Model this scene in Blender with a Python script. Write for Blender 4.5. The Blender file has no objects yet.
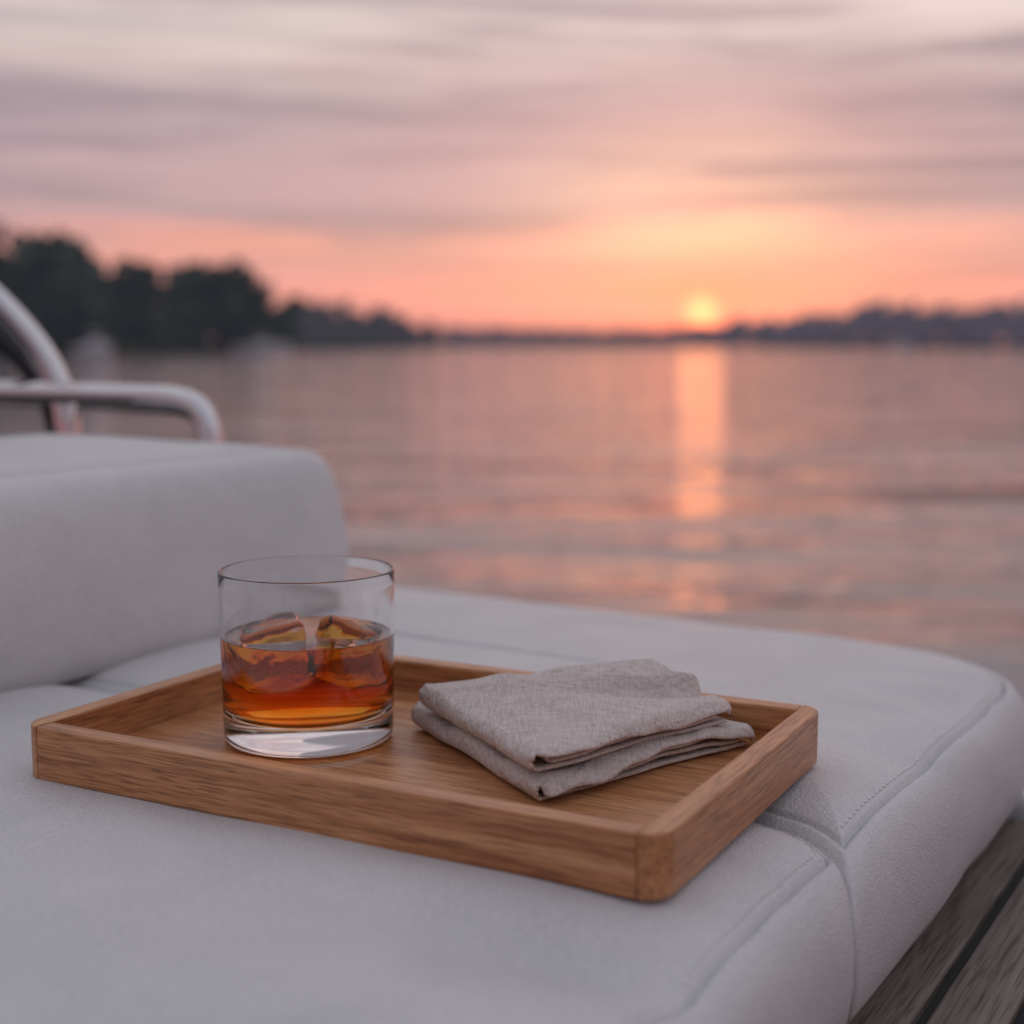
import bpy, bmesh, math, random, bisect
from mathutils import Vector, noise, Matrix
random.seed(7)
sc = bpy.context.scene
sc.view_settings.view_transform='Standard'
sc.view_settings.look='None'
sc.view_settings.exposure=0
def lin(r,g,b,k=1.0):
    f=lambda c:((c/255+.055)/1.055)**2.4 if c>10 else c/255/12.92
    return (f(r)*k,f(g)*k,f(b)*k,1)
# ---------- node helpers
class NT:
    def __init__(s,nt): s.nt=nt; s.n=nt.nodes; s.l=nt.links
    def new(s,t,**kw):
        nd=s.n.new(t)
        for k,v in kw.items(): setattr(nd,k,v)
        return nd
    def put(s,sock,v):
        if isinstance(v,bpy.types.NodeSocket): s.l.new(v,sock)
        else: sock.default_value=v
    def math(s,op,a,b=0,c=0,clamp=False):
        nd=s.new('ShaderNodeMath',operation=op,use_clamp=clamp)
        s.put(nd.inputs[0],a); s.put(nd.inputs[1],b)
        if op=='MULTIPLY_ADD': s.put(nd.inputs[2],c)
        return nd.outputs[0]
    def vmath(s,op,a,b=(0,0,0),out=0):
        nd=s.new('ShaderNodeVectorMath',operation=op)
        s.put(nd.inputs[0],a)
        if op not in('LENGTH','SCALE'): s.put(nd.inputs[1],b)
        return nd.outputs[out]
    def noise(s,vec,scale,detail=3,rough=.5,dist=0):
        nd=s.new('ShaderNodeTexNoise')
        s.put(nd.inputs['Vector'],vec); nd.inputs['Scale'].default_value=scale
        nd.inputs['Detail'].default_value=detail; nd.inputs['Roughness'].default_value=rough
        nd.inputs['Distortion'].default_value=dist
        return nd.outputs['Fac']
    def ramp(s,fac,stops,interp='LINEAR'):
        nd=s.new('ShaderNodeValToRGB'); nd.color_ramp.interpolation=interp
        e=nd.color_ramp.elements
        while len(e)<len(stops): e.new(0.5)
        for i,(p,c) in enumerate(stops):
            e[i].position=p; e[i].color=c if len(c)==4 else (*c,1)
        s.put(nd.inputs[0],fac); return nd.outputs[0]
    def mix(s,fac,a,b,mode='MIX'):
        nd=s.new('ShaderNodeMix',data_type='RGBA',blend_type=mode)
        s.put(nd.inputs[0],fac); s.put(nd.inputs[6],a); s.put(nd.inputs[7],b)
        return nd.outputs[2]
    def mapping(s,vec,scale=(1,1,1),rot=(0,0,0)):
        nd=s.new('ShaderNodeMapping'); s.put(nd.inputs[0],vec)
        nd.inputs['Scale'].default_value=scale; nd.inputs['Rotation'].default_value=rot
        return nd.outputs[0]
    def bump(s,h,strength,dist,normal=None):
        nd=s.new('ShaderNodeBump'); nd.inputs['Strength'].default_value=strength
        nd.inputs['Distance'].default_value=dist; s.put(nd.inputs['Height'],h)
        if normal: s.l.new(normal,nd.inputs['Normal'])
        return nd.outputs[0]
def mat(name):
    m=bpy.data.materials.new(name); m.use_nodes=True
    t=NT(m.node_tree); b=t.n['Principled BSDF']
    return m,t,b
def obco(t): return t.new('ShaderNodeTexCoord').outputs['Object']

# ---------- camera
cd=bpy.data.cameras.new('camera'); cam=bpy.data.objects.new('camera',cd)
sc.collection.objects.link(cam); sc.camera=cam
H=0.22
cam.location=(0,0,H); cam.rotation_euler=(math.radians(90-6.80),0,0)
cd.lens=49.2; cd.sensor_width=36; cd.clip_start=.01; cd.clip_end=30000
cd.dof.use_dof=True; cd.dof.focus_distance=.70; cd.dof.aperture_fstop=4.2

# ---------- world: sunset sky
EL=1.28
S=Vector((math.sin(math.radians(7.65))*math.cos(math.radians(EL)),math.cos(math.radians(7.65))*math.cos(math.radians(EL)),math.sin(math.radians(EL))))
w=bpy.data.worlds.new('sky'); sc.world=w; w.use_nodes=True
t=NT(w.node_tree); bg=t.n['Background']
D=t.new('ShaderNodeTexCoord').outputs['Generated']
sep=t.new('ShaderNodeSeparateXYZ'); t.l.new(D,sep.inputs[0]); z=sep.outputs[2]
warp=t.noise(t.mapping(D,(1.7,1.7,9)),1.0,2,.55,.3)
zz=t.math('MULTIPLY_ADD',t.math('SUBTRACT',warp,.5),.075,z)
zc=t.math('MULTIPLY',zz,2.0)  # ramp 0..0.5
base=t.ramp(zc,[(0,lin(176,130,144)),(.05,lin(200,138,144)),(.10,lin(228,151,148)),(.155,lin(238,168,157)),(.185,lin(222,161,158)),
 (.212,lin(172,147,158)),(.27,lin(184,157,166)),(.325,lin(170,150,161)),(.372,lin(202,183,183)),(.43,lin(220,204,201)),(.5,lin(204,193,196)),(1,lin(216,217,225))])
st=t.noise(t.mapping(D,(2.2,2.2,32)),1.0,5,.62,.5)
cl=t.ramp(st,[(.45,(0,0,0)),(.56,(1,1,1))])
elevmask=t.ramp(z,[(.02,(.2,.2,.2)),(.07,(.5,.5,.5)),(.10,(.9,.9,.9)),(.2,(.8,.8,.8)),(.6,(.3,.3,.3))])
clm=t.math('MULTIPLY',cl,elevmask)
col=t.mix(clm,base,lin(160,142,155))
st2=t.noise(t.mapping(D,(3.4,3.4,58)),1.0,5,.66,.4)
col=t.mix(1.0,col,t.ramp(st2,[(.36,(.80,.81,.85)),(.64,(1.17,1.13,1.10))]),'MULTIPLY')
dif=t.vmath('SUBTRACT',D,tuple(S))
def addc(a,fac,c):
    nd=t.new('ShaderNodeMix',data_type='RGBA',blend_type='ADD'); t.put(nd.inputs[0],1.0); t.put(nd.inputs[6],a)
    m=t.vmath('SCALE',c); t.l.new(fac,m.node.inputs['Scale']); t.l.new(m,nd.inputs[7]); return nd.outputs[2]
ln=t.vmath('LENGTH',t.vmath('MULTIPLY',dif,(1,1,.85)),out=1)
cover=t.math('SUBTRACT',1.12,t.math('MULTIPLY',clm,1.0))
g1=t.math('MULTIPLY',t.math('EXPONENT',t.math('MULTIPLY',ln,-9.0)),cover)
g2=t.math('EXPONENT',t.math('MULTIPLY',ln,-34.0))
d2=t.vmath('SUBTRACT',D,tuple(Vector((S.x,S.y,.098))))
l2=t.vmath('LENGTH',t.vmath('MULTIPLY',d2,(1,1,2.4)),out=1)
g3=t.math('MULTIPLY',t.math('EXPONENT',t.math('MULTIPLY',t.math('MULTIPLY',l2,l2),-90.0)),cover)
col=addc(col,g1,(.15,.045,.012))
col=addc(col,g2,(.62,-.06,-.07))
col=addc(col,g3,(.28,.18,.08))
dp=t.vmath('DOT_PRODUCT',D,(S.x,S.y,0),out=1)
away=t.ramp(t.math('MULTIPLY_ADD',dp,.5,.5),[(0,lin(196,200,211)),(.5,lin(236,236,240)),(.85,(1,1,1))])
col=t.mix(1.0,col,away,'MULTIPLY')
sk=t.new('ShaderNodeTexSky',sky_type='NISHITA'); sk.sun_disc=False
sk.sun_elevation=math.radians(EL); sk.sun_rotation=math.radians(7.65)
col=t.mix(.02,col,sk.outputs[0],'ADD')
ang=t.vmath('LENGTH',dif,out=1)
disc=t.math('SUBTRACT',1.0,t.math('DIVIDE',t.math('SUBTRACT',ang,.0030),.013),clamp=True)
col=addc(col,disc,(1.7,.50,.13))
t.l.new(col,bg.inputs[0]); bg.inputs[1].default_value=1.0

# the sun is seen through dense haze: very weak direct light
sl=bpy.data.lights.new('sun','SUN'); so=bpy.data.objects.new('sun',sl); sc.collection.objects.link(so)
sl.energy=.0034; sl.angle=math.radians(2.0); sl.color=(1,.35,.13)
so.rotation_euler=(-S).to_track_quat('-Z','Y').to_euler(); so.location=(5,30,10)

# ---------- helpers
NX,NY=.8526,-.5225; EX,EY=.5225,.8526
def B(p,s,z): return Vector((NX*p+EX*s, NY*p+EY*s, z))
def link(o,parent=None):
    sc.collection.objects.link(o)
    if parent: o.parent=parent
    return o
def empty(name):
    e=bpy.data.objects.new(name,None); sc.collection.objects.link(e); e.empty_display_size=.05; return e
def mesh(name,vs,fs,m,parent=None,smooth=True):
    me=bpy.data.meshes.new(name); me.from_pydata([tuple(v) for v in vs],[],fs); me.update()
    if smooth:
        for p in me.polygons: p.use_smooth=True
    if m: me.materials.append(m)
    return link(bpy.data.objects.new(name,me),parent)
def fixn(o):
    bm=bmesh.new(); bm.from_mesh(o.data); bmesh.ops.recalc_face_normals(bm,faces=bm.faces); bm.to_mesh(o.data); bm.free()
def bevel(o,w,seg=3,ang=35):
    md=o.modifiers.new('bevel','BEVEL'); md.width=w; md.segments=seg; md.limit_method='ANGLE'; md.angle_limit=math.radians(ang)
    return o

# ---------- materials
vinyl,t,b=mat('white_vinyl')
oc=obco(t)
n1=t.noise(oc,750,2,.6); n2=t.noise(oc,11,3,.55,.4)
c=t.ramp(n2,[(.3,(.59,.588,.59)),(.7,(.71,.703,.695))])
c=t.mix(.38,c,t.ramp(n1,[(.34,(.44,.44,.445)),(.66,(.82,.812,.80))]))
t.l.new(c,b.inputs['Base Color']); b.inputs['Roughness'].default_value=.46
b.inputs['Specular IOR Level'].default_value=.45
nb=t.bump(n2,.5,.008); nb=t.bump(n1,.65,.0013,nb)
t.l.new(nb,b.inputs['Normal'])
thread,t,b=mat('stitch_thread'); b.inputs['Base Color'].default_value=(.82,.81,.79,1); b.inputs['Roughness'].default_value=.7
gel,t,b=mat('white_fibreglass'); b.inputs['Base Color'].default_value=(.62,.62,.63,1); b.inputs['Roughness'].default_value=.25
steel,t,b=mat('stainless_steel'); b.inputs['Base Color'].default_value=(.68,.67,.67,1); b.inputs['Metallic'].default_value=1
b.inputs['Roughness'].default_value=.03
def woodmat(name,along,c0,c1,c2,rough=.36,k=1,dst=1.6):
    m,t,b=mat(name); oc=obco(t)
    def sc3(l,x): return (l,x,x) if along=='x' else (x,l,x)
    g=t.noise(t.mapping(oc,sc3(3.0*k,60*k)),1,4,.6,dst)
    f=t.noise(t.mapping(oc,sc3(22*k,620*k)),1,2,.65,.2)
    f2=t.noise(t.mapping(oc,sc3(45*k,1300*k)),1,1,.6)
    col=t.ramp(g,[(.32,c0),(.48,c1),(.66,c2)])
    col=t.mix(1.0,col,t.ramp(f,[(.32,(.64,.59,.54)),(.5,(1,1,1)),(.75,(1.1,1.08,1.05))]),'MULTIPLY')
    col=t.mix(.85,col,t.ramp(f2,[(.36,(.50,.44,.39)),(.45,(1,1,1))]),'MULTIPLY')
    t.l.new(col,b.inputs['Base Color']); b.inputs['Roughness'].default_value=rough
    nb=t.bump(f,.22,.0006); t.l.new(nb,b.inputs['Normal'])
    return m
O0,O1,O2=(.385,.146,.052),(.54,.236,.096),(.655,.335,.155)
oakx=woodmat('oak_long','x',O0,O1,O2); oaky=woodmat('oak_cross','y',O0,O1,O2,dst=.8)
teak=woodmat('weathered_teak','y',(.10,.080,.068),(.165,.135,.112),(.23,.19,.16),.7,.6,.4)
caulk,t,b=mat('black_caulk'); b.inputs['Base Color'].default_value=(.012,.012,.014,1); b.inputs['Roughness'].default_value=.8
linen,t,b=mat('linen')
oc=obco(t)
rot=(0,0,math.radians(-40))
sl1=t.noise(t.mapping(oc,(60,1150,450),rot),1,2); sl2=t.noise(t.mapping(oc,(1150,60,450),rot),1,2)
slub=t.math('MULTIPLY',t.math('ADD',sl1,sl2),.5)
fine=t.noise(oc,1400,1)
c=t.ramp(slub,[(.38,(.48,.415,.375)),(.5,(.615,.535,.49)),(.62,(.735,.655,.61))])
c=t.mix(.25,c,t.ramp(fine,[(.3,(.36,.31,.28)),(.7,(.78,.71,.665))]))
t.l.new(c,b.inputs['Base Color']); b.inputs['Roughness'].default_value=.9
b.inputs['Specular IOR Level'].default_value=.15
wr=t.noise(oc,42,3,.6,.8)
nb=t.bump(wr,.7,.008); nb=t.bump(slub,.45,.0010,nb); t.l.new(nb,b.inputs['Normal'])

# ---------- seat cushions
PE=-.179; GAP=.640
def deform(p,s,z):
    wgt=math.exp(-((s-GAP)/.12)**2)
    q=max(0,PE-p)
    s2=s-.060*math.exp(-q/.032)*wgt
    top=max(0,min(1,(z+.05)/.045))
    n=noise.noise(Vector((p*5,s*5,1.3)))*.0028+noise.noise(Vector((p*14,s*14,4.1)))*.0012
    edge=math.exp(-q/.09)
    n+=edge*.0032*noise.noise(Vector((p*12,s*38,7.7)))
    ge=math.exp(-abs(s-GAP)/.06)
    n+=ge*.0026*noise.noise(Vector((p*36,s*12,2.2)))
    n-=.0020*math.exp(-abs(s-GAP)/.03)*math.exp(-q/.08)
    n-=.013*math.exp(-(((p+.240)/.060)**2+((s-.435-.25*(p+.240))/.030)**2))
    n+=.007*math.exp(-(((p+.29)/.12)**2+((s-.35)/.045)**2))
    side=(1-top)
    pb=p+side*.0028*noise.noise(Vector((s*16,z*25,3.3)))*(1 if p>-.3 else 0)
    return pb,s2,z+(n-.0012)*top
def rring(hw,hl,rads,inset,nc=8,step=.012,full=None):
    w0,l0=full
    pts=[]
    cs=[(1,1,0),(-1,1,90),(-1,-1,180),(1,-1,270)]
    cor=[]
    for (sx,sy,a0),r in zip(cs,rads):
        ri=max(r-inset,.0015); cx=sx*(hw-inset-ri); cy=sy*(hl-inset-ri)
        cor.append([(cx+ri*math.cos(math.radians(a0+90*k/nc)),cy+ri*math.sin(math.radians(a0+90*k/nc))) for k in range(nc+1)])
    for i in range(4):
        pts+=cor[i]
        a=cor[i][-1]; b2=cor[(i+1)%4][0]
        L=(2*w0 if i in(0,2) else 2*l0); n=int(L/step)
        for k in range(1,n): pts.append((a[0]+(b2[0]-a[0])*k/n,a[1]+(b2[1]-a[1])*k/n))
    return pts
def cushion(name,p0,p1,s0,s1,rads,profile,parent,dfm,inner=8,step=.012,zoff=0,stitch=None,skip=None):
    cp,cs_=(p0+p1)/2,(s0+s1)/2; hw,hl=(p1-p0)/2,(s1-s0)/2
    last=profile[-1]; mn=min(hw,hl)-.004
    prof=list(profile)+[(last[0]+(mn-last[0])*k/inner,last[1]) for k in range(1,inner+1)]
    vs=[];fs=[];n=None
    for ins,z in prof:
        r=rring(hw,hl,rads,ins,full=(hw,hl),step=step,nc=14)
        n=len(r)
        for (a,b2) in r:
            q=dfm(cp+a,cs_+b2,z); vs.append(B(q[0],q[1],q[2]+zoff))
    for i in range(len(prof)-1):
        for k in range(n):
            a=i*n+k;b2=i*n+(k+1)%n; fs.append((a,b2,b2+n,a+n))
    fs.append(tuple(range((len(prof)-1)*n,len(prof)*n)))
    fs.append(tuple(reversed(range(n))))
    o=mesh(name,vs,fs,vinyl,parent); fixn(o)
    if stitch:
        ins,z=stitch
        r=rring(hw,hl,rads,ins,full=(hw,hl),step=.02)
        P=[Vector((cp+a,cs_+b2,0)) for a,b2 in r]; P.append(P[0].copy())
        vs=[];fs=[]
        pitch=.0052; ln_=.0036
        seg=[(P[i],P[i+1],(P[i+1]-P[i]).length) for i in range(len(P)-1)]
        cum=[0]
        for x in seg: cum.append(cum[-1]+x[2])
        tot=cum[-1]; d=0
        def at(d):
            i=min(len(seg)-1,max(0,bisect.bisect_right(cum,d)-1)); a,b2,L=seg[i]
            return a+(b2-a)*((d-cum[i])/max(L,1e-9))
        while d+ln_<tot:
            base_=len(vs)
            rings=[(0,.0001,0),(.25,.0005,.0001),(.75,.0005,.0001),(1,.0001,0)]
            A=at(d);C=at(d+ln_)
            d+=pitch
            if skip and skip(A.x,A.y): continue
            qa=dfm(A.x,A.y,z);qc=dfm(C.x,C.y,z)
            wa=B(*qa)+Vector((0,0,zoff+.0004));wc=B(*qc)+Vector((0,0,zoff+.0004))
            tt=(wc-wa).normalized(); sd=tt.cross(Vector((0,0,1))).normalized(); up=sd.cross(tt)
            for f,rr,lift in rings:
                c0=wa+(wc-wa)*f+Vector((0,0,lift))
                for k in range(5):
                    an=k/5*2*math.pi; vs.append(c0+sd*rr*math.cos(an)+up*rr*math.sin(an))
            for i in range(3):
                for k in range(5):
                    a=base_+i*5+k;b2=base_+i*5+(k+1)%5; fs.append((a,b2,b2+5,a+5))
        mesh('stitching',vs,fs,thread,parent)
    return o
SP=[(.022,-.0945),(.008,-.090),(.002,-.078),(0,-.062),(-.001,-.045),(.0008,-.030),(.005,-.019),(.010,-.0125),(.0142,-.0093),(.0165,-.0088),(.0180,-.0135),(.0195,-.0081),(.022,-.0066),(.030,-.0045),(.038,-.0033),(.048,-.0022),(.058,-.0014),(.070,-.0008),(.085,-.0003),(.10,0),(.12,0),(.14,0),(.16,0),(.18,0),(.20,0)]
seat=empty('boat_seat_cushion')
skp=lambda p,s: abs(s-GAP)<.03 and p<PE-.024
cushion('front_pad',-1.2,PE,-.8,GAP+.0075,[.015,.05,.05,.05],SP,seat,deform,stitch=(.0235,-.0062),skip=skp)
cushion('rear_pad',-1.2,PE,GAP-.0075,1.078,[.140,.05,.05,.015],SP,seat,deform,stitch=(.0235,-.0062),skip=skp)
def deform2(p,s,z):
    n=noise.noise(Vector((p*4,s*4,9.3)))*.003+noise.noise(Vector((p*15,s*15,3.1)))*.0008
    lean=.02*(z/.14)
    return p-lean+(noise.noise(Vector((s*5,z*8,5)))*.004 if p>-.8 else 0),s,z+(n if z>.08 else 0)
BPf=[(.03,-.012),(.010,-.004),(.003,.012),(0,.035),(-.001,.06),(0,.085),(.002,.102),(.005,.114),(.010,.1225),(.017,.1280),(.026,.1305),(.036,.1315),(.0385,.1285),(.041,.1322),(.06,.1355),(.10,.139),(.16,.140)]
back=empty('backrest_cushion')
cushion('bolster',-1.10,-.728,-.8,.960,[.045,.05,.05,.05],BPf,back,deform2,inner=3)

# ---------- boat body
boat=empty('boat_deck')
def pbox(name,p0,p1,s0,s1,z0,z1,m,parent,bv=.004):
    vs=[B(p,s,z_) for z_ in(z0,z1) for p,s in((p0,s0),(p1,s0),(p1,s1),(p0,s1))]
    fs=[(3,2,1,0),(4,5,6,7),(0,1,5,4),(1,2,6,5),(2,3,7,6),(3,0,4,7)]
    o=mesh(name,vs,fs,m,parent,smooth=False); fixn(o)
    if bv: bevel(o,bv)
    return o
pbox('hull',-1.9,1.1,-2.6,1.17,-.95,-.104,gel,boat,.03)
pbox('caulk_bed',-.30,.80,-2.4,.95,-.1035,-.0995,caulk,boat,0)
pl=empty('plank_frame'); pl.parent=boat
ang0=math.atan2(NY,NX)
x0=-.205-.034
while x0<.78:
    wdt=.0335
    vs=[(x0,-2.4,0),(x0+wdt,-2.4,0),(x0+wdt,.948,0),(x0,.948,0)]
    hv=[(a,b2,c0) for c0 in(-.101,-.0945) for a,b2,_ in vs]
    o=mesh('teak_plank',hv,[(3,2,1,0),(4,5,6,7),(0,1,5,4),(1,2,6,5),(2,3,7,6),(3,0,4,7)],teak,pl,False); fixn(o); bevel(o,.0015)
    x0+=.0395
pl.rotation_euler=(0,0,ang0)
pbox('stern_coaming',-.6,1.05,.965,1.15,-.106,-.085,gel,boat,.008)
matm,t,b=mat('dull_charcoal')
t.l.new(t.ramp(t.noise(obco(t),300,2),[(.3,(.02,.02,.023)),(.7,(.05,.05,.053))]),b.inputs['Base Color']); b.inputs['Roughness'].default_value=.85
pbox('added_dark_strip',-1.85,-.66,1.085,1.16,-.1035,-.098,matm,boat,0)  # dark strip added under the rails for the steel to reflect
pbox('added_dark_floor',-1.85,-1.205,-2.4,1.08,-.1035,-.098,matm,boat,0)  # added dark floor, darkens the reflections in the steel tubes

# ---------- rails
def tube(name,pts,r,parent,m=steel):
    cu=bpy.data.curves.new(name,'CURVE'); cu.dimensions='3D'; cu.bevel_depth=r; cu.bevel_resolution=6; cu.resolution_u=10
    sp=cu.splines.new('NURBS'); sp.points.add(len(pts)-1)
    for q,pt in zip(sp.points,pts): q.co=(*pt,1)
    sp.use_endpoint_u=True; sp.order_u=3; cu.materials.append(m); cu.use_fill_caps=True
    return link(bpy.data.objects.new(name,cu),parent)
rail=empty('grab_rail')
tube('top_tube',[B(-1.86,.985,.172),B(-1.4,.985,.172),B(-1.04,.985,.171),B(-.965,.985,.170),B(-.942,.985,.150),B(-.936,.985,.10),B(-.935,.985,-.10)],.0108,rail)
tube('lower_tube',[B(-1.86,1.05,.158),B(-1.4,1.05,.158),B(-1.08,1.05,.156),B(-1.02,1.05,.150),B(-1.01,1.05,.12),B(-1.005,1.05,-.10)],.005,rail,matm)
tube('post',[B(-1.7,.985,.17),B(-1.7,.985,.05),B(-1.7,.985,-.10)],.0115,rail)
br_=empty('canopy_frame')
tube('bow_tube',[(-.95,1.49,.42),(-.75,1.48,.39),(-.60,1.47,.325),(-.535,1.464,.270),(-.492,1.461,.222),(-.468,1.457,.180),(-.459,1.45,.130),(-.455,1.45,.0),(-.455,1.45,-.10)],.0125,br_)
tube('strap_tube',[(-.95,1.53,.36),(-.78,1.53,.335),(-.63,1.52,.285),(-.560,1.51,.235),(-.512,1.50,.190),(-.490,1.49,.15),(-.484,1.485,.10),(-.480,1.48,.0),(-.480,1.48,-.10)],.007,br_,caulk)
for nm,pt in(('foot_flange',(-.455,1.45,-.098)),):
    bm=bmesh.new(); bmesh.ops.create_cone(bm,cap_ends=True,segments=32,radius1=.03,radius2=.024,depth=.012,matrix=Matrix.Translation(pt))
    me=bpy.data.meshes.new(nm); bm.to_mesh(me); bm.free(); me.materials.append(steel); link(bpy.data.objects.new(nm,me),br_)

# ---------- serving tray
tray=empty('serving_tray')
hx,hy,TH,TW=.1772,.1140,.0278,.0115
def ext(name,poly,z0,z1,m,bv,parent):
    n=len(poly); vs=[(x,y,z0) for x,y in poly]+[(x,y,z1) for x,y in poly]
    fs=[tuple(reversed(range(n))),tuple(range(n,2*n))]+[(i,(i+1)%n,n+(i+1)%n,n+i) for i in range(n)]
    o=mesh(name,vs,fs,m,parent,smooth=False); fixn(o)
    if bv: bevel(o,bv,3,40)
    for p in o.data.polygons: p.use_smooth=True
    try: o.data.set_sharp_from_angle(angle=math.radians(40))
    except Exception: pass
    return o
R=.0135
def shortwall(sx):
    pts=[(hx-TW,-hy)]
    pts+=[(hx-R+R*math.cos(math.radians(a)),-hy+R+R*math.sin(math.radians(a))) for a in range(-90+14,1,4)]
    pts+=[(hx-R+R*math.cos(math.radians(a)),hy-R+R*math.sin(math.radians(a))) for a in range(0,77,4)]
    pts+=[(hx-TW,hy)]
    pts=[(sx*x,y) for x,y in pts]
    return pts if sx>0 else pts[::-1]
ext('end_wall_a',shortwall(1),0,TH,oaky,.0013,tray)
ext('end_wall_b',shortwall(-1),0,TH,oaky,.0013,tray)
e=.00012
for nm,sg in(('side_wall_a',-1),('side_wall_b',1)):
    y0,y1=sorted((sg*hy,sg*(hy-TW)))
    ext(nm,[(-hx+TW+e,y0),(hx-TW-e,y0),(hx-TW-e,y1),(-hx+TW+e,y1)],0,TH-.0001,oakx,.0012,tray)
g=.0002
ext('base_panel',[(-hx+TW+g,-hy+TW+g),(hx-TW-g,-hy+TW+g),(hx-TW-g,hy-TW-g),(-hx+TW+g,hy-TW-g)],.001,.008,oakx,0,tray)
tray.location=(-.0425,.7160,-.0005); tray.rotation_euler=(0,0,math.radians(-28.2))

# ---------- whiskey glass
def lathe(name,prof,m,parent,n=96):
    vs=[];fs=[]
    for r,z_ in prof:
        for k in range(n):
            a=2*math.pi*k/n; vs.append((r*math.cos(a),r*math.sin(a),z_))
    for i in range(len(prof)-1):
        for k in range(n):
            a=i*n+k;b2=i*n+(k+1)%n; fs.append((a,b2,b2+n,a+n))
    fs.append(tuple(reversed(range(n)))); L=(len(prof)-1)*n
    fs.append(tuple(range(L,L+n)))
    o=mesh(name,vs,fs,m,parent); fixn(o); return o
glassm,t,b=mat('clear_glass')
b.inputs['Base Color'].default_value=(1,1,1,1); b.inputs['Transmission Weight'].default_value=1; b.inputs['Roughness'].default_value=0
b.inputs['IOR'].default_value=1.48
whis,t,b=mat('whiskey')
b.inputs['Base Color'].default_value=(1,1,1,1); b.inputs['Transmission Weight'].default_value=1; b.inputs['Roughness'].default_value=0; b.inputs['IOR'].default_value=1.30
va=t.new('ShaderNodeVolumeAbsorption'); va.inputs['Color'].default_value=(.985,.69,.02,1); va.inputs['Density'].default_value=88
t.l.new(va.outputs[0],t.n['Material Output'].inputs['Volume'])
icem,t,b=mat('ice')
b.inputs['Base Color'].default_value=(1,1,1,1); b.inputs['Transmission Weight'].default_value=1; b.inputs['Roughness'].default_value=.0; b.inputs['IOR'].default_value=1.27
oc=obco(t); t.l.new(t.bump(t.noise(oc,70,2,.5,.5),.35,.003),b.inputs['Normal'])
gl=empty('whiskey_glass'); gl.location=(-.1105,.7445,.0079)
ro,rt,hh=.0458,.0472,.0930; wt=.0017; bt=.0148
def orad(z_): return ro+(rt-ro)*z_/hh
pr=[(.0005,.0010),(.030,.0010),(.036,.0004),(.0415,.0),(.0440,.0008),(.0455,.0030),(orad(.006),.006)]
zt=.0918
for k in range(1,11):
    z_=.006+(zt-.006)*k/10; pr.append((orad(z_),z_))
rc=orad(zt)-wt/2
for k in range(1,12):
    a=math.pi*k/12; pr.append((rc+wt/2*math.cos(a),zt+wt/2*1.1*math.sin(a)))
pr.append((orad(zt)-wt,zt))
for k in range(1,10):
    z_=zt-(zt-(bt+.008))*k/9; pr.append((orad(z_)-wt,z_))
ri=orad(bt)-wt
bot=[(ri-.0010,bt+.0050),(ri-.0032,bt+.0025),(ri-.0070,bt+.0008),(ri-.013,bt-.0001),(.02,bt-.0006),(.0005,bt-.0008)]
pr+=bot
lathe('glass',pr,glassm,gl,128)
lz=.0570; ov=.0003
lp=[(r+(ov if i<2 else 0),z_-ov) for i,(r,z_) in enumerate(bot)][::-1]
lp+=[(orad(bt+.008)-wt+ov,bt+.008)]
for k in range(1,8):
    z_=bt+.008+(lz-bt-.008)*k/7; lp.append((orad(z_)-wt+ov,z_+(.0006 if k==7 else 0)))
lp+=[(orad(lz)-wt-.0008,lz+.0001),(orad(lz)-wt-.002,lz-.0002),(.02,lz-.0003),(.0005,lz-.0003)]
liq=lathe('whiskey',lp,whis,gl,128)
cutters=[]
def ice(name,loc,rot,size,seed):
    bm=bmesh.new(); bmesh.ops.create_cube(bm,size=1)
    bmesh.ops.subdivide_edges(bm,edges=bm.edges[:],cuts=13,use_grid_fill=True)
    for v in bm.verts:
        q=v.co*2; m_=(abs(q.x)**6+abs(q.y)**6+abs(q.z)**6)**(1/6)
        q=q/m_*0.5
        q+=noise.noise_vector(q*1.8+Vector((seed,0,0)))*.07+noise.noise_vector(q*5+Vector((seed,3,0)))*.018
        v.co=Vector((q.x*size[0],q.y*size[1],q.z*size[2]))
    me=bpy.data.meshes.new(name); bm.to_mesh(me); bm.free()
    for p in me.polygons: p.use_smooth=True
    cm=me.copy()
    me.materials.append(icem); o=link(bpy.data.objects.new(name,me),gl)
    o.location=loc; o.rotation_euler=[math.radians(a) for a in rot]
    c=link(bpy.data.objects.new('cut',cm),gl); c.location=loc; c.rotation_euler=o.rotation_euler; c.scale=(.975,.975,.975); cutters.append(c)
ice('ice_cube',(-.0160,-.006,.0490),(6,-12,14),(.034,.031,.034),1)
ice('ice_cube_b',(.0205,.002,.0475),(-9,13,-20),(.031,.030,.034),5)
# the ice displaces the drink
for c in cutters:
    md=liq.modifiers.new('b','BOOLEAN'); md.operation='DIFFERENCE'; md.object=c; md.solver='EXACT'
bpy.context.view_layer.update()
dg=bpy.context.evaluated_depsgraph_get()
nm_=bpy.data.meshes.new_from_object(liq.evaluated_get(dg))
liq.modifiers.clear()
if len(nm_.polygons)>len(liq.data.polygons)*.5:
    liq.data=nm_
    for p in liq.data.polygons: p.use_smooth=True
    try: liq.data.set_sharp_from_angle(angle=math.radians(50))
    except Exception: pass
for c in cutters: bpy.data.objects.remove(c)

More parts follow.
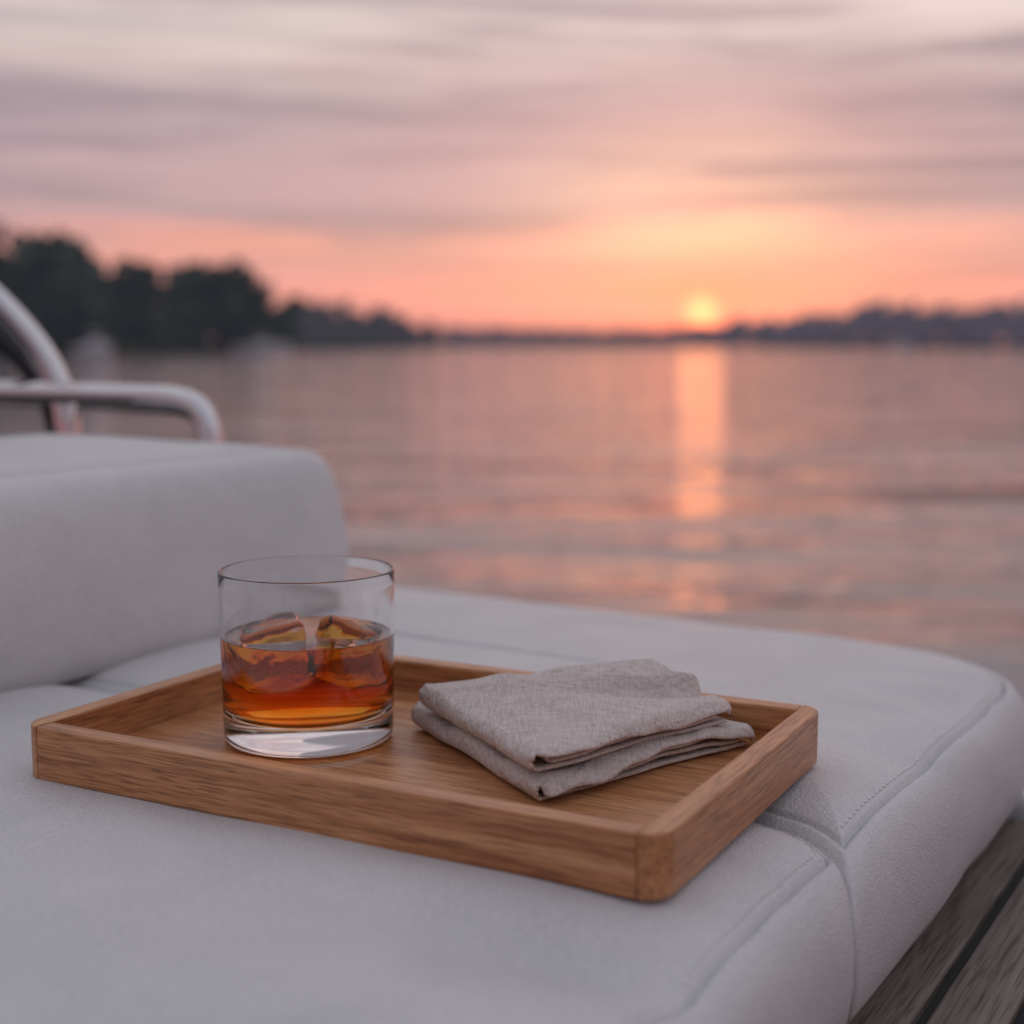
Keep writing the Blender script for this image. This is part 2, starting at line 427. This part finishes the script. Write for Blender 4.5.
# ---------- napkins
def napkin(name,F,Rr,Bb,L,z0,lift,seed,t_=.0031,ridge=0):
    F,Rr,Bb,L=[Vector(q) for q in(F,Rr,Bb,L)]
    len1=((Rr-F).length+(Bb-L).length)/2; len2=(L-F).length
    zl=[.0014+t_*k for k in range(4)]
    path=[]
    N=44
    for k in range(N+1): path.append((1-k/N*(1),0,zl[0],0))
    rb=(zl[3]-zl[0])/2
    for k in range(1,14):
        a=math.pi*k/14; path.append((0,-rb*1.15*math.sin(a),(zl[0]+zl[3])/2-rb*math.cos(a),3*k/14))
    for k in range(N+1): path.append((k/N,0,zl[3],3))
    rs=(zl[3]-zl[2])/2
    for k in range(1,7):
        a=math.pi*k/7; path.append((1,rs*1.6*math.sin(a),(zl[2]+zl[3])/2+rs*math.cos(a),2.5))
    for k in range(N+1): path.append((1-k/N*.95,0,zl[2],2))
    for k in range(1,7):
        a=math.pi*k/7; path.append((.05,-rs*math.sin(a),(zl[1]+zl[2])/2+rs*math.cos(a),1.5))
    for k in range(N+1): path.append((.05+k/N*.90,0,zl[1],1))
    M=46
    vs=[];fs=[]
    for (u,off,z_,lev) in path:
        for j in range(M+1):
            v=j/M
            ofs=(noise.noise(Vector((seed+lev*3.1,u*2.5,0)))*.0040 + (.0036 if lev>2.6 else -.0012*(3-lev)))/len2
            vv=-ofs*(1-v)+v*(1+ofs*.6)
            uu=u+off/len1
            P=(F*(1-uu)+Rr*uu)*(1-vv)+(L*(1-uu)+Bb*uu)*vv
            zz_=z_
            if lev>2.4:
                ed=max(0,1-v*len2/.010); zz_-=.0070*ed**2*(.65+.35*math.sin(u*5+seed))
            x,y=P.x,P.y
            hf=z_/zl[3]
            wv=noise.noise(Vector((x*24+seed,y*24,0)))*.0046+noise.noise(Vector((x*55+seed,y*55,lev*.2)))*.0022
            gapn=(noise.noise(Vector((x*20,y*20,seed+lev*1.7))))*.0010
            puff=.0038*math.sin(math.pi*min(1,max(0,u)))*math.sin(math.pi*v)
            li=lift*max(0,u)*v*v
            rd=ridge*math.exp(-((v-.50-.35*(1-u))/.055)**2)*max(0,u)**.7 - ridge*.6*math.exp(-((v-.36-.35*(1-u))/.07)**2)*max(0,u)**.7
            zz2=z0+zz_+hf*(wv+puff+rd)+li+(gapn if 0<lev<3 else 0)
            x+=noise.noise(Vector((x*18,y*18,seed+5)))*.0034; y+=noise.noise(Vector((x*18,y*18,seed+15)))*.0034
            vs.append((x,y,max(zz2,z0+.0009)))
    n=M+1
    for i in range(len(path)-1):
        for j in range(M):
            a=i*n+j; fs.append((a,a+1,a+1+n,a+n))
    o=mesh(name,vs,fs,linen); fixn(o)
    md=o.modifiers.new('sol','SOLIDIFY'); md.thickness=.0022; md.offset=0
    md=o.modifiers.new('sub','SUBSURF'); md.levels=1; md.render_levels=1
    return o
napkin('folded_napkin',(.017,.631),(.127,.726),(.070,.770),(-.052,.766),.0080,.004,2.0,t_=.0034)
napkin('folded_napkin.001',(.015,.631),(.114,.718),(.078,.774),(-.046,.752),.0222,.010,11.0,t_=.0036,ridge=.007)

# ---------- water
ZW=-.85
wm,t,b=mat('lake_water')
oc=obco(t)
wa=t.noise(t.mapping(oc,(.55,1.5,1),(0,0,.10)),1.0,3,.5,.5)
wb=t.noise(t.mapping(oc,(1.8,5.0,1),(0,0,-.12)),1.0,2,.55,.4)
wc=t.noise(t.mapping(oc,(.16,.42,1),(0,0,.05)),1.0,2,.5,.3)
hsum=t.math('ADD',t.math('ADD',t.math('MULTIPLY',wa,.072),t.math('MULTIPLY',wb,.011)),t.math('MULTIPLY',wc,.22))
nb=t.bump(hsum,1.0,1.0)
t.l.new(nb,b.inputs['Normal'])
b.inputs['Base Color'].default_value=(.10,.085,.095,1); b.inputs['Roughness'].default_value=.045; b.inputs['IOR'].default_value=2.0
bm=bmesh.new(); 
vs=[bm.verts.new(q) for q in((-9000,-3000,ZW),(9000,-3000,ZW),(9000,12000,ZW),(-9000,12000,ZW))]; bm.faces.new(vs)
me=bpy.data.meshes.new('water'); bm.to_mesh(me); bm.free(); me.materials.append(wm); link(bpy.data.objects.new('water',me))

# ---------- shores and trees
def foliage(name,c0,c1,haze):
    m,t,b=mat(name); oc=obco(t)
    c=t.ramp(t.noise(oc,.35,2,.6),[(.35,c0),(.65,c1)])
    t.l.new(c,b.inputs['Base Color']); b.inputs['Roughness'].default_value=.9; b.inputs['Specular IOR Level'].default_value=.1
    b.inputs['Emission Color'].default_value=(*haze[:3],1); b.inputs['Emission Strength'].default_value=haze[3]  # constant glow in the leaf material imitates airlight over distance
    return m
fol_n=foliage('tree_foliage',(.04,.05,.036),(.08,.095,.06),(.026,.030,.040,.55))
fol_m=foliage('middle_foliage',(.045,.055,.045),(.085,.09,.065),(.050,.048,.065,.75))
fol_f=foliage('haze_glow_foliage',(.06,.062,.06),(.095,.095,.085),(.075,.065,.092,.85))
bark,t,b=mat('bark'); b.inputs['Base Color'].default_value=(.08,.06,.05,1)
grd,t,b=mat('shore_ground')
t.l.new(t.ramp(t.noise(obco(t),.2,2),[(.3,(.05,.055,.035)),(.7,(.10,.09,.06))]),b.inputs['Base Color']); b.inputs['Roughness'].default_value=.95
def quad(vs,fs,c,s):
    n=Vector((random.gauss(0,1),random.gauss(0,1),random.gauss(0,1))).normalized()
    a=n.orthogonal().normalized(); b2=n.cross(a)
    i=len(vs); sq=s*random.uniform(.6,1.2)
    for k in range(5):
        an=2*math.pi*k/5+random.random()*.5; rr=sq*random.uniform(.4,.75)
        vs.append(c+a*rr*math.cos(an)+b2*rr*math.sin(an))
    fs.append(tuple(range(i,i+5)))
def tree(fv,ff,tv,tf,x,y,zb,h,dens,leaf):
    w_=h*random.uniform(.32,.46)
    def limb(a,b2,r0,r1):
        i=len(tv); d=(b2-a).normalized(); o1=d.orthogonal().normalized(); o2=d.cross(o1)
        for c0,r in((a,r0),(b2,r1)):
            for k in range(6):
                an=k*math.pi/3; tv.append(c0+o1*r*math.cos(an)+o2*r*math.sin(an))
        for k in range(6): tf.append((i+k,i+(k+1)%6,i+6+(k+1)%6,i+6+k))
    limb(Vector((x,y,zb-.5)),Vector((x+random.uniform(-.5,.5),y,zb+h*.7)),h*.02,h*.006)
    lobes=[]
    for i in range(random.randint(7,10)):
        f=random.uniform(.22,.95); an=random.random()*6.28
        rr=w_*(1-abs(f-.45)*1.05)*random.uniform(.3,.9)
        c=Vector((x+rr*math.cos(an),y+rr*math.sin(an),zb+h*f*.88)); s=h*random.uniform(.14,.22)
        lobes.append((c,s))
        if i<4: limb(Vector((x,y,zb+h*f*.5)),c,h*.008,h*.003)
    for i in range(dens):
        c,s=random.choice(lobes)
        d=Vector((random.gauss(0,1),random.gauss(0,1),random.gauss(0,1))).normalized()*s*random.uniform(.45,1.05)
        quad(fv,ff,c+d,leaf)
def interp(K,x):
    for a,b2 in zip(K,K[1:]):
        if a[0]<=x<=b2[0]:
            f=(x-a[0])/(b2[0]-a[0]); return [a[i]+(b2[i]-a[i])*f for i in range(1,len(a))]
    return list(K[0][1:]) if x<K[0][0] else list(K[-1][1:])
K=[(-.75,120,15),(-.45,150,15.5),(-.365,160,16.2),(-.33,165,14.4),(-.29,175,14.4),(-.272,185,12.2),(-.262,200,10.0),(-.24,215,12.8),(-.20,235,15.8),(-.180,260,14.2),(-.168,290,11.0),(-.14,340,12.2),(-.10,420,12.8),(-.075,500,11.5),(-.05,700,12),(-.03,1300,18),(.05,1600,18),(.115,1600,20),(.135,1200,19),(.16,900,18.5),(.2,700,16.5),(.235,600,16.5),(.262,560,19.5),(.285,540,15.5),(.31,540,17),(.34,500,17),(.40,470,15),(.6,380,14),(.9,300,13)]
def shore(name,xa,xb,fm,lo=.80):
    fv,ff,tv,tf=[],[],[],[]
    x=xa
    while x<xb:
        d,h=interp(K,x)
        far=d>420
        for row in range(3):
            dd=d+row*h*.5+random.uniform(-2,2)+6
            hh_=h*random.uniform(lo,1.02)*(1+.04*row)
            sx=x+random.uniform(-1,1)*4/d
            tree(fv,ff,tv,tf,sx*dd,dd,ZW+.4+row*.3,hh_,70 if far else 200,h*(.19 if far else .13))
        for i in range(16 if far else 60):
            dd=d+random.uniform(3,9); sx=x+random.uniform(-1,1)*3.5/d
            quad(fv,ff,Vector((sx*dd,dd,ZW+random.uniform(.2,h*.5))),h*.15)
        x+= (4.6 if not far else 6.0)/d
    root=empty(name)
    mesh('foliage',fv,ff,fm,root,False); mesh('trunks',tv,tf,bark,root,False)
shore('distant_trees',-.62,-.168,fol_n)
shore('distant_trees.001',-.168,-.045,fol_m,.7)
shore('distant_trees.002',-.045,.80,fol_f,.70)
gv=[];gf=[]
xs=[-.75+i*.01 for i in range(166)]
for x in xs:
    d,h=interp(K,x); d+=noise.noise(Vector((x*40,0,0)))*d*.01
    for dd,zq in((d,-.3),(d+3,.35),(d+40,1.2),(d+300,3 if d<500 else 3.5),(d+2500,3)):
        gv.append((x*dd,dd,ZW+zq))
for i in range(len(xs)-1):
    for j in range(4):
        a=i*5+j; gf.append((a,a+5,a+6,a+1))
mesh('ground',gv,gf,grd)

# ---------- moored boats
def lightboat(name,x,y,L,yaw):
    root=empty(name)
    N=12
    vs=[];fs=[]
    for i in range(N+1):
        f=i/N; xx=(f-.5)*L; wd=L*.17*(1-max(0,(f-.45)/.55)**2.2)+.02; sheer=.75+.35*f*f; keel=-.25+.35*max(0,f-.7)
        for yy,zq in((-wd,sheer),(-wd*.92,.25),(-wd*.5,keel),(0,keel-.1),(wd*.5,keel),(wd*.92,.25),(wd,sheer)): vs.append((xx,yy,zq))
    for i in range(N):
        for j in range(6):
            a=i*7+j; fs.append((a,a+1,a+8,a+7))
        fs.append((i*7,i*7+7,i*7+13,i*7+6))
    fs.append(tuple(range(7)))
    o=mesh('hull',vs,fs,gel,root,False); fixn(o)
    def bx(nm,a,b2,m,taper=.8):
        vs=[]
        for zq,tp in((a[2],1),(b2[2],taper)):
            for xx,yy in((a[0],a[1]),(b2[0],a[1]),(b2[0],b2[1]),(a[0],b2[1])):
                cx,cy=(a[0]+b2[0])/2,(a[1]+b2[1])/2; vs.append((cx+(xx-cx)*tp,cy+(yy-cy)*tp,zq))
        q=mesh(nm,vs,[(3,2,1,0),(4,5,6,7),(0,1,5,4),(1,2,6,5),(2,3,7,6),(3,0,4,7)],m,root,False); fixn(q); bevel(q,.05)
    bx('cabin',(-.12*L,-.11*L,.8),(.2*L,.11*L,1.35),gel); bx('windows',(-.08*L,-.10*L,1.352),(.15*L,.10*L,1.75),caulk,.85)
    bx('roof',(-.14*L,-.10*L,1.752),(.15*L,.10*L,1.87),gel,.92); bx('outboard',(-.56*L,-.2,.2),(-.505*L,.2,1.2),caulk)
    root.location=(x,y,ZW); root.rotation_euler=(0,0,yaw); root.scale=(1.15,1.15,1.3)
lightboat('moored_boat',-.1785*205,205,7.5,.25)
lightboat('moored_boat.001',-.297*150,150,4.0,-.3)
lightboat('moored_boat.002',.275*480,480,10,.1)
